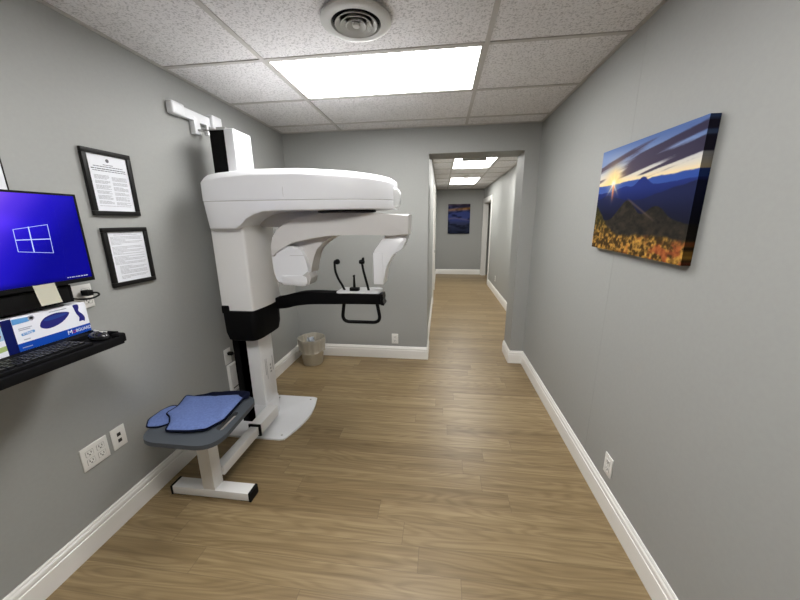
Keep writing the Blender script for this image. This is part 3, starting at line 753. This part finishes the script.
# folded blue apron on the bench
def sheet(outline, z, th, seed, n=6, rings=12, tilt=None):
    Q = round_poly(outline, .016, 3); P = []
    for i, p in enumerate(Q):
        q = Q[(i+1) % len(Q)]; d = math.hypot(q[0]-p[0], q[1]-p[1]); k = max(1, int(d/.012))
        P += [(p[0]+(q[0]-p[0])*j/k, p[1]+(q[1]-p[1])*j/k) for j in range(k)]
    cx, cy = sum(p[0] for p in P)/len(P), sum(p[1] for p in P)/len(P)
    bm = bmesh.new(); rs = random.Random(seed); ph = [rs.uniform(0, 6) for _ in range(6)]
    def h(x, y): return z+(tilt(x, y) if tilt else 0)
    def wr(x, y): return .0035*math.sin(23*x+9*y+ph[0])+.003*math.sin(31*y-14*x+ph[1])+.0015*math.sin(60*x+40*y+ph[2])
    R = []
    for k in range(rings+1):
        s = 1-k/rings if k < rings else .01
        ring = []
        for x, y in P:
            X, Y = cx+(x-cx)*s, cy+(y-cy)*s
            e = min(1, k/3.0)
            ring.append((X, Y, h(X, Y)+th*(.35+.65*math.sqrt(e))+wr(X, Y)*e))
        R.append(ring)
    bot = [(x, y, h(x, y)) for x, y in P]
    inner = [(cx+(x-cx)*.01, cy+(y-cy)*.01, h(cx, cy)) for x, y in P]
    add_loft(bm, [inner, bot]+R)
    return bm, [(x, y, h(x, y)+th*.3) for x, y in P]
t = thing('lead_apron', 'folded blue protective apron with navy piping lying on the bench seat', 'apron', (-1.33, 1.43, .49))
flap = [(-1.512, 1.291), (-1.560, 1.351), (-1.563, 1.44), (-1.545, 1.490), (-1.46, 1.50), (-1.40, 1.44), (-1.418, 1.335), (-1.45, 1.30)]
bm, ed = sheet(flap, .4915, .012, 1); ap = obj('collar_flap', bm, m_cloth, t, 60)
bm = bmesh.new(); add_tube(bm, ed, .0042, 8, closed=True); obj('piping', bm, m_navy, ap, 60)
back = [(-1.53, 1.575), (-1.40, 1.63), (-1.25, 1.672), (-1.16, 1.668), (-1.135, 1.62), (-1.19, 1.56), (-1.35, 1.53), (-1.5, 1.54)]
bm, ed = sheet(back, .4915, .022, 2, tilt=lambda x, y: .03*max(0, (x+1.5))*max(0, (y-1.5)/.15)); obj('navy_lining', bm, m_navy, t, 60)
main = [(-1.528, 1.585), (-1.46, 1.580), (-1.35, 1.598), (-1.20, 1.628), (-1.160, 1.600), (-1.146, 1.48), (-1.134, 1.385), (-1.172, 1.296), (-1.25, 1.272), (-1.374, 1.262), (-1.405, 1.325), (-1.45, 1.375), (-1.495, 1.40), (-1.485, 1.47)]
bm, ed = sheet(main, .502, .020, 3); ap = obj('apron_body', bm, m_cloth, t, 60)
bm = bmesh.new(); add_tube(bm, ed, .0045, 8, closed=True); obj('piping', bm, m_navy, ap, 60)

# ------------------------------------------------------------------ waste bin
BC = (-1.392, 3.17, 0)
t = thing('waste_bin', 'small pale wastebasket with a clear liner in the far left corner', 'waste bin', BC)
bm = bmesh.new()
add_lathe(bm, [(.001, .001), (.100, .001), (.106, .010), (.139, .300), (.145, .302), (.145, .294), (.137, .296), (.103, .012), (.001, .006)], BC, 40)
bm.faces.ensure_lookup_table()
m_bin = mat('cloudy_white_plastic', (.52, .47, .36), .4)
m_bin.node_tree.nodes['Principled BSDF'].inputs['Alpha'].default_value = .82
obj('bin_body', bm, m_bin, t, 40)
bm = bmesh.new(); rs = random.Random(4); n = 72; rings = []
ph = [rs.uniform(0, 6) for _ in range(4)]
for r, z, w in ((.112, .12, .002), (.122, .20, .003), (.134, .296, .002), (.142, .307, .002), (.149, .302, .003), (.148, .27, .004), (.143, .22, .004), (.138, .175, .005), (.142, .158, .007), (.137, .154, .005)):
    rings.append([(BC[0]+(r+w*math.sin(7*a+ph[0])+w*.6*math.sin(17*a+ph[1]))*math.cos(a), BC[1]+(r+w*math.sin(7*a+ph[0])+w*.6*math.sin(17*a+ph[1]))*math.sin(a), z+w*1.2*math.sin(3*a+ph[2])) for a in [2*PI*k/n for k in range(n)]])
add_loft(bm, rings, cap=False)
m_bag.node_tree.nodes['Principled BSDF'].inputs['Alpha'].default_value = .45
obj('bin_liner', bm, m_bag, t, 60)
t = thing('crumpled_paper', 'white crumpled paper sticking up inside the wastebasket', 'paper', (-1.39, 3.16, .05))
bm = bmesh.new(); rs = random.Random(9)
g = [[bm.verts.new((-1.435+.085*i/6+rs.uniform(-.006, .006), 3.14+.02*math.sin(i*1.3+j)+rs.uniform(-.006, .006), .10+.215*j/8)) for i in range(7)] for j in range(9)]
for j in range(8):
    for i in range(6): bm.faces.new((g[j][i], g[j][i+1], g[j+1][i+1], g[j+1][i]))
bmesh.ops.solidify(bm, geom=bm.faces[:], thickness=.0015)
obj('paper_sheet', bm, mat('bluish_white_paper', (.72, .76, .84), .6), t)
bm = bmesh.new(); bmesh.ops.create_icosphere(bm, subdivisions=3, radius=.085)
for v in bm.verts:
    v.co *= 1+.25*(math.sin(v.co.x*60)+math.sin(v.co.y*70+1)+math.sin(v.co.z*65+2))/3
    v.co.z *= .9; v.co += Vector((-1.392, 3.17, .11))
obj('bin_shade_wad', bm, mat('bin_shade_tissue', (.16, .14, .10), .8), t, 20)  # wad added in a dark colour so the bin's inside looks shaded

# ------------------------------------------------------------------ shelf, monitor and desk things
t = thing('keyboard_tray', 'black wall-mounted keyboard shelf with raised rim on the left wall', 'shelf', (XL, .8, 1.05))
bm = bmesh.new()
add_box(bm, XL+.002, -1.345, .40, 1.150, 1.040, 1.062, bev=.003)
obj('tray_board', bm, m_blackm, t, 35)
rimp = [(XL+.05, 1.142), (-1.40, 1.142), (-1.362, 1.130), (-1.350, 1.10)]
bm = bmesh.new(); add_box(bm, XL+.03, -1.375, 1.134, 1.150, 1.055, 1.083, bev=.005); obj('side_rim', bm, m_blackm, t, 40)
obj('front_lip', box(-1.357, -1.338, .40, 1.135, 1.034, 1.068, bev=.005), m_blackm, t, 40)
obj('corner_rim', box(-1.385, -1.340, 1.118, 1.150, 1.045, 1.079, bev=.010, seg=3), m_blackm, t, 40)
obj('rear_ledge', box(XL+.002, -1.470, .40, 1.125, 1.06, 1.080, bev=.003), m_blackm, t, 40)
obj('support_arm', box(XL+.002, -1.45, .62, .72, .99, 1.041, bev=.004), m_blackm, t, 40)

t = thing('keyboard', 'black computer keyboard on the wall shelf under the monitor', 'keyboard', (-1.41, .85, 1.062))
obj('keyboard_body', box(-1.468, -1.360, .63, 1.030, 1.0625, 1.078, bev=.003), m_black, t, 35)
kb = box(-.0065, .0065, -.0085, .0085, 0, .007, bev=.002); km = bpy.data.meshes.new('key'); kb.to_mesh(km); kb.free(); km.materials.append(mat('black_key_caps', (.008, .008, .009), .35, spec=.35))
for i in range(5):
    for j in range(18):
        k = bpy.data.objects.new('key', km); link(k, t); k.location = (-1.458+i*.0185, .645+j*.0213, 1.0778)

t = thing('computer_mouse', 'black computer mouse at the right end of the wall shelf', 'mouse', (-1.42, 1.095, 1.063))
bm = bmesh.new(); bmesh.ops.create_uvsphere(bm, u_segments=20, v_segments=12, radius=1)
for v in bm.verts:
    z = max(v.co.z, -.35); v.co = Vector((-1.408+v.co.x*.045, 1.093+v.co.y*.025, 1.0735+z*.026))
obj('mouse_body', bm, mat('glossy_black', (.015, .015, .016), .12), t, 60)
obj('scroll_wheel', box(-1.40, -1.385, 1.091, 1.095, 1.092, 1.099, bev=.001), m_grey, t)
bm = bmesh.new(); add_tube(bm, [(-1.468, 1.128, 1.089), (-1.44, 1.126, 1.085), (-1.40, 1.126, 1.085)], .004, 8)
t = thing('pen', 'thin grey pen lying by the right rim of the wall shelf', 'pen', (-1.43, 1.126, 1.085))
obj('pen_barrel', bm, m_grey, t, 50)
bm = bmesh.new(); add_tube(bm, [(-1.40, 1.126, 1.085), (-1.388, 1.126, 1.085)], [.004, .001], 8); obj('pen_tip', bm, m_black, t, 50)

MXF = -1.500
t = thing('computer_monitor', 'black monitor with glowing blue desktop screen on the left wall', 'monitor', (XL, .9, 1.3))
my0, my1, mz0, mz1 = .600, 1.206, 1.296, 1.651
obj('monitor_body', box(MXF-.032, MXF-.002, my0, my1, mz0, mz1, bev=.004), m_black, t, 35)
bm = bmesh.new()
add_box(bm, MXF-.004, MXF, my0, my1, mz0, mz0+.016); add_box(bm, MXF-.004, MXF, my0, my1, mz1-.008, mz1); add_box(bm, MXF-.004, MXF, my0, my0+.008, mz0+.016, mz1-.008); add_box(bm, MXF-.004, MXF, my1-.008, my1, mz0+.016, mz1-.008)
obj('bezel', bm, m_black, t)
def desktop(u, v):
    d = (u-.60)*1.25+(1-v)*.62+.25*(u-.6)*(1-v)
    o = lerp(col(.56, .36, 1.), col(.36, .22, .94), sm(-.05, .16, d)); o = lerp(o, col(.13, .08, .78), sm(.10, .42, d)); o = lerp(o, col(.03, .015, .58), sm(.36, .75, d))
    ray = np.exp(-((v-(.72-(u-.5)*.35))/.10)**2)*sm(.95, .55, u)
    o = lerp(o, o*1.15+col(.03, .02, .05), ray*.5)
    o = lerp(o, col(.02, .01, .40), sm(.06, 0, v)*.7)
    return o
m_screen = vcol_mat('lit_screen', .25, emit=.46)
sc = print_board('screen', (MXF-.0018, my0+.008, mz0+.016), (0, 1, 0), (0, 0, 1), (-.001, 0, 0), my1-my0-.016, mz1-mz0-.024, 80, 50, desktop, m_screen)
sc.parent = t; sc.matrix_parent_inverse = Matrix.Translation(-Vector(t.location))
m_logo = mat('lit_logo', (.1, .1, .1), .5, emit=(.42, .52, 1.0), estr=.55)
m_icons = mat('lit_icons', (.1, .1, .1), .5, emit=(.55, .6, .8), estr=.3)
# four-pane window logo: outlines of the panes
LG = {'tl': (.971, 1.519), 'tm': (1.0165, 1.5265), 'tr': (1.077, 1.535), 'ml': (.970, 1.482), 'mm': (1.0155, 1.482), 'mr': (1.075, 1.481), 'bl': (.968, 1.441), 'bm': (1.0135, 1.4365), 'br': (1.073, 1.4275)}
bm = bmesh.new()
def stroke(a, b, w):
    a, b = Vector(a)+Vector((.007, -.003)), Vector(b)+Vector((.007, -.003)); d = (b-a).normalized(); n = Vector((-d.y, d.x))*w/2
    q = [a+n-d*w/2, b+n+d*w/2, b-n+d*w/2, a-n-d*w/2]
    add_prism(bm, [tuple(p) for p in q], MXF-.0017, MXF-.0012, 'yz')
for a, b, w in (('tl', 'tr', .0017), ('bl', 'br', .0017), ('tl', 'bl', .0017), ('tr', 'br', .0017), ('ml', 'mr', .0035), ('tm', 'bm', .0035)):
    stroke(LG[a], LG[b], w*.85)
obj('window_logo', bm, m_logo, sc)
bm = bmesh.new(); rs = random.Random(3); y = 1.105
while y < 1.185:
    w = rs.uniform(.003, .008); add_box(bm, MXF-.0016, MXF-.0012, y, y+w, 1.3195, 1.3235); y += w+rs.uniform(.002, .005)
obj('taskbar_icons', bm, m_icons, sc)
obj('mount_arm', box(XL+.002, MXF-.03, .68, .80, 1.38, 1.48, bev=.004), m_black, t)

t = thing('mini_computer', 'black slim computer unit mounted right below the monitor', 'computer', (XL, .85, 1.21))
obj('computer_case', box(XL+.002, -1.522, .58, 1.125, 1.218, 1.290, bev=.004), m_blackm, t, 35)
obj('front_panel', box(-1.524, -1.518, .60, 1.11, 1.224, 1.284, bev=.002), m_black, t, 35)
obj('mount_flange', box(XL+.002, XL+.05, 1.12, 1.165, 1.235, 1.285, bev=.004), m_black, t, 35)
power_cord(t, (XL+.0085, 1.245, 1.226),
     [(XL+.04, 1.245, 1.226), (XL+.058, 1.262, 1.224), (XL+.062, 1.264, 1.212), (XL+.055, 1.235, 1.203), (XL+.045, 1.19, 1.210), (XL+.03, 1.12, 1.24)])
bm = bmesh.new()
g = [[bm.verts.new((-1.4975+.004*(1-j/6)**2, (.984+(.070)*i/4)+.008*(1-j/6), 1.232+.079*j/6)) for i in range(5)] for j in range(7)]
for j in range(6):
    for i in range(4): bm.faces.new((g[j][i], g[j][i+1], g[j+1][i+1], g[j+1][i]))
bmesh.ops.solidify(bm, geom=bm.faces[:], thickness=.0006)
tag(obj('sticky_note', bm, m_sticky, None, 60), 'pale yellow sticky note hanging below the monitor screen', 'sticky note')

# product box
t = thing('product_box', 'white and blue printed carton standing on the wall shelf under the monitor', 'box', (-1.54, 1.0, 1.08))
m_bw = mat('white_carton', (.78, .79, .86), .35); m_bb = mat('blue_print', (.006, .060, .40), .4, spec=.2); m_bn = mat('navy_print', (.003, .007, .085), .4, spec=.2)
m_bl = mat('sky_blue_print', (.10, .30, .62), .4); m_bv = mat('violet_blue_print', (.018, .018, .17), .35, spec=.3); m_gp = mat('grey_box_print', (.35, .37, .45), .5); m_wp = mat('white_print', (.85, .87, .95), .5)
BF = -1.512
bz0, bz1, by0, by1 = 1.081, 1.207, .868, 1.152
obj('carton', box(-1.590, BF, by0, by1, bz0, bz1, bev=.001), m_bw, t)
bm = bmesh.new()
F = lambda poly, k=0, mi=0: add_prism(bm, poly, BF+.0002+.0001*k, BF+.0005+.0002*k, 'yz', mi=mi)
F([(by0, bz0), (.905, bz0), (.905, bz1), (by0, bz1)], 0, 2)                                    # navy end band
F([(.905, bz0+.0005), (by1, bz0+.0005), (by1, bz0+.034), (.905, bz0+.030)], 0, 1)              # blue lower band
F([(.906, bz1-.024), (.955, bz1-.022), (.955, bz1-.006), (.906, bz1-.004)], 1, 3)              # light blue tag
F(round_poly([(.922, 1.136), (.963, 1.140), (.963, 1.150), (.922, 1.146)], .004, 3), 1, 3)
bl = [(.982, 1.152), (.988, 1.170), (1.005, 1.184), (1.035, 1.191), (1.062, 1.189), (1.085, 1.182), (1.082, 1.172), (1.070, 1.160), (1.050, 1.147), (1.022, 1.139), (.998, 1.140)]
F([(p.x, p.y) for p in catmull([(a, b, 0) for a, b in bl], 4, True)], 1, 4)                    # blue oval cushion
b2 = [(1.030-.03, 1.176), (1.06-.03, 1.183), (1.08, 1.180), (1.055, 1.172), (1.02, 1.168), (1.0, 1.17)]
F([(p.x, p.y) for p in catmull([(a, b, 0) for a, b in b2], 4, True)], 2, 6)
fg = [(1.104, 1.205), (1.122, 1.205), (1.124, 1.192), (1.120, 1.178), (1.131, 1.162), (1.138, 1.145), (1.134, 1.129), (1.128, 1.134), (1.114, 1.134), (1.118, 1.150), (1.110, 1.168), (1.106, 1.19)]
F([(p.x, p.y) for p in catmull([(a, b, 0) for a, b in fg], 3, True)], 1, 4)                    # blue sleeve shape
for yy, zz, w in ((.925, 1.120, .02), (.918, 1.163, .04), (.918, 1.157, .034), (1.02, 1.198, .06), (.915, 1.092, .03)):
    F([(yy, zz), (yy+w, zz), (yy+w, zz+.003), (yy, zz+.003)], 2, 5)
add_lathe(bm, [(.010, 0), (.010, .0008), (.006, .0008), (.006, 0)], (BF+.0004, .962, bz1-.012), 20, 'x', mi=5)
obj('front_print', bm, [m_bw, m_bb, m_bn, m_bl, m_bv, m_gp, mat('mid_blue_print', (.02, .05, .26), .35, spec=.3)], t)
def lettering(name, s, size, y, z, x, m, parent, ext=.0002, sx=1):
    cu = bpy.data.curves.new(name, 'FONT'); cu.body = s; cu.size = size; cu.extrude = ext
    tmp = bpy.data.objects.new('tmp', cu); C.objects.link(tmp)
    dg = bpy.context.evaluated_depsgraph_get(); me = bpy.data.meshes.new_from_object(tmp.evaluated_get(dg))
    bpy.data.objects.remove(tmp)
    me.transform(Matrix(((0, 0, 1, x), (sx, 0, 0, y), (0, 1, 0, z), (0, 0, 0, 1))))
    me.materials.clear(); me.materials.append(m)
    o = bpy.data.objects.new(name, me); return link(o, parent)
lettering('brand_lettering', 'M', .024, 1.062, bz0+.010, BF+.0011, m_wp, t)
lettering('red_lettering', 'O', .017, 1.080, bz0+.011, BF+.0011, mat('red_print', (.7, .03, .05), .5), t)
lettering('brand_lettering', 'BGUARD', .0185, 1.093, bz0+.012, BF+.0011, m_wp, t, sx=.80)
lettering('tag_lettering', 'XTRDE', .010, .925, 1.1395, BF+.0013, m_wp, t)
# second packet at the left edge
t = thing('product_packet', 'colourful yellow green and blue packet at the left edge of the wall shelf', 'packet', (-1.53, .78, 1.08))
obj('packet_body', box(-1.56, -1.506, .68, .872, 1.081, 1.215, bev=.002), m_bw, t)
bm = bmesh.new(); X = -1.5058
G = lambda poly, mi: add_prism(bm, poly, X, X+.0004+.00005*mi, 'yz', mi=mi)
G([(.69, 1.14), (.871, 1.14), (.871, 1.214), (.69, 1.214)], 0)
G([(.69, 1.083), (.871, 1.102), (.871, 1.120), (.69, 1.104)], 1)
G([(.845, 1.196), (.871, 1.19), (.871, 1.214), (.845, 1.214)], 2)
G([(.825, 1.135), (.858, 1.140), (.866, 1.158), (.850, 1.172), (.825, 1.165)], 3)
obj('packet_print', bm, [mat('pale_blue_print', (.32, .48, .66), .5), mat('green_print', (.35, .45, .16), .5), mat('yellow_print', (.80, .62, .12), .5), mat('brown_print', (.22, .11, .06), .5)], t)

# ------------------------------------------------------------------ world, camera, colour management
w = bpy.data.worlds.new('world'); bpy.context.scene.world = w; w.use_nodes = True
w.node_tree.nodes['Background'].inputs[0].default_value = (.8, .85, 1, 1); w.node_tree.nodes['Background'].inputs[1].default_value = 0

cam = bpy.data.cameras.new('camera'); co = bpy.data.objects.new('camera', cam); C.objects.link(co)
cam.sensor_fit = 'HORIZONTAL'; cam.sensor_width = 36; cam.lens = 36*320.03/800; cam.clip_start = .02
pitch, yaw, roll = -.2412, -.1273, -.0101
fwd = Vector((math.sin(yaw)*math.cos(pitch), math.cos(yaw)*math.cos(pitch), math.sin(pitch)))
right = Vector((math.cos(yaw), -math.sin(yaw), 0)); upv = right.cross(fwd)
r2 = math.cos(roll)*right+math.sin(roll)*upv; u2 = -math.sin(roll)*right+math.cos(roll)*upv
co.matrix_world = Matrix(((r2.x, u2.x, -fwd.x, 0), (r2.y, u2.y, -fwd.y, 0), (r2.z, u2.z, -fwd.z, 1.531), (0, 0, 0, 1)))
S = bpy.context.scene; S.camera = co
S.view_settings.view_transform = 'Standard'; S.view_settings.look = 'None'; S.view_settings.gamma = 1; S.view_settings.use_curve_mapping = False
S.view_settings.exposure = 1.06
S.cycles.max_bounces = 10; S.cycles.diffuse_bounces = 6; S.cycles.use_denoising = True
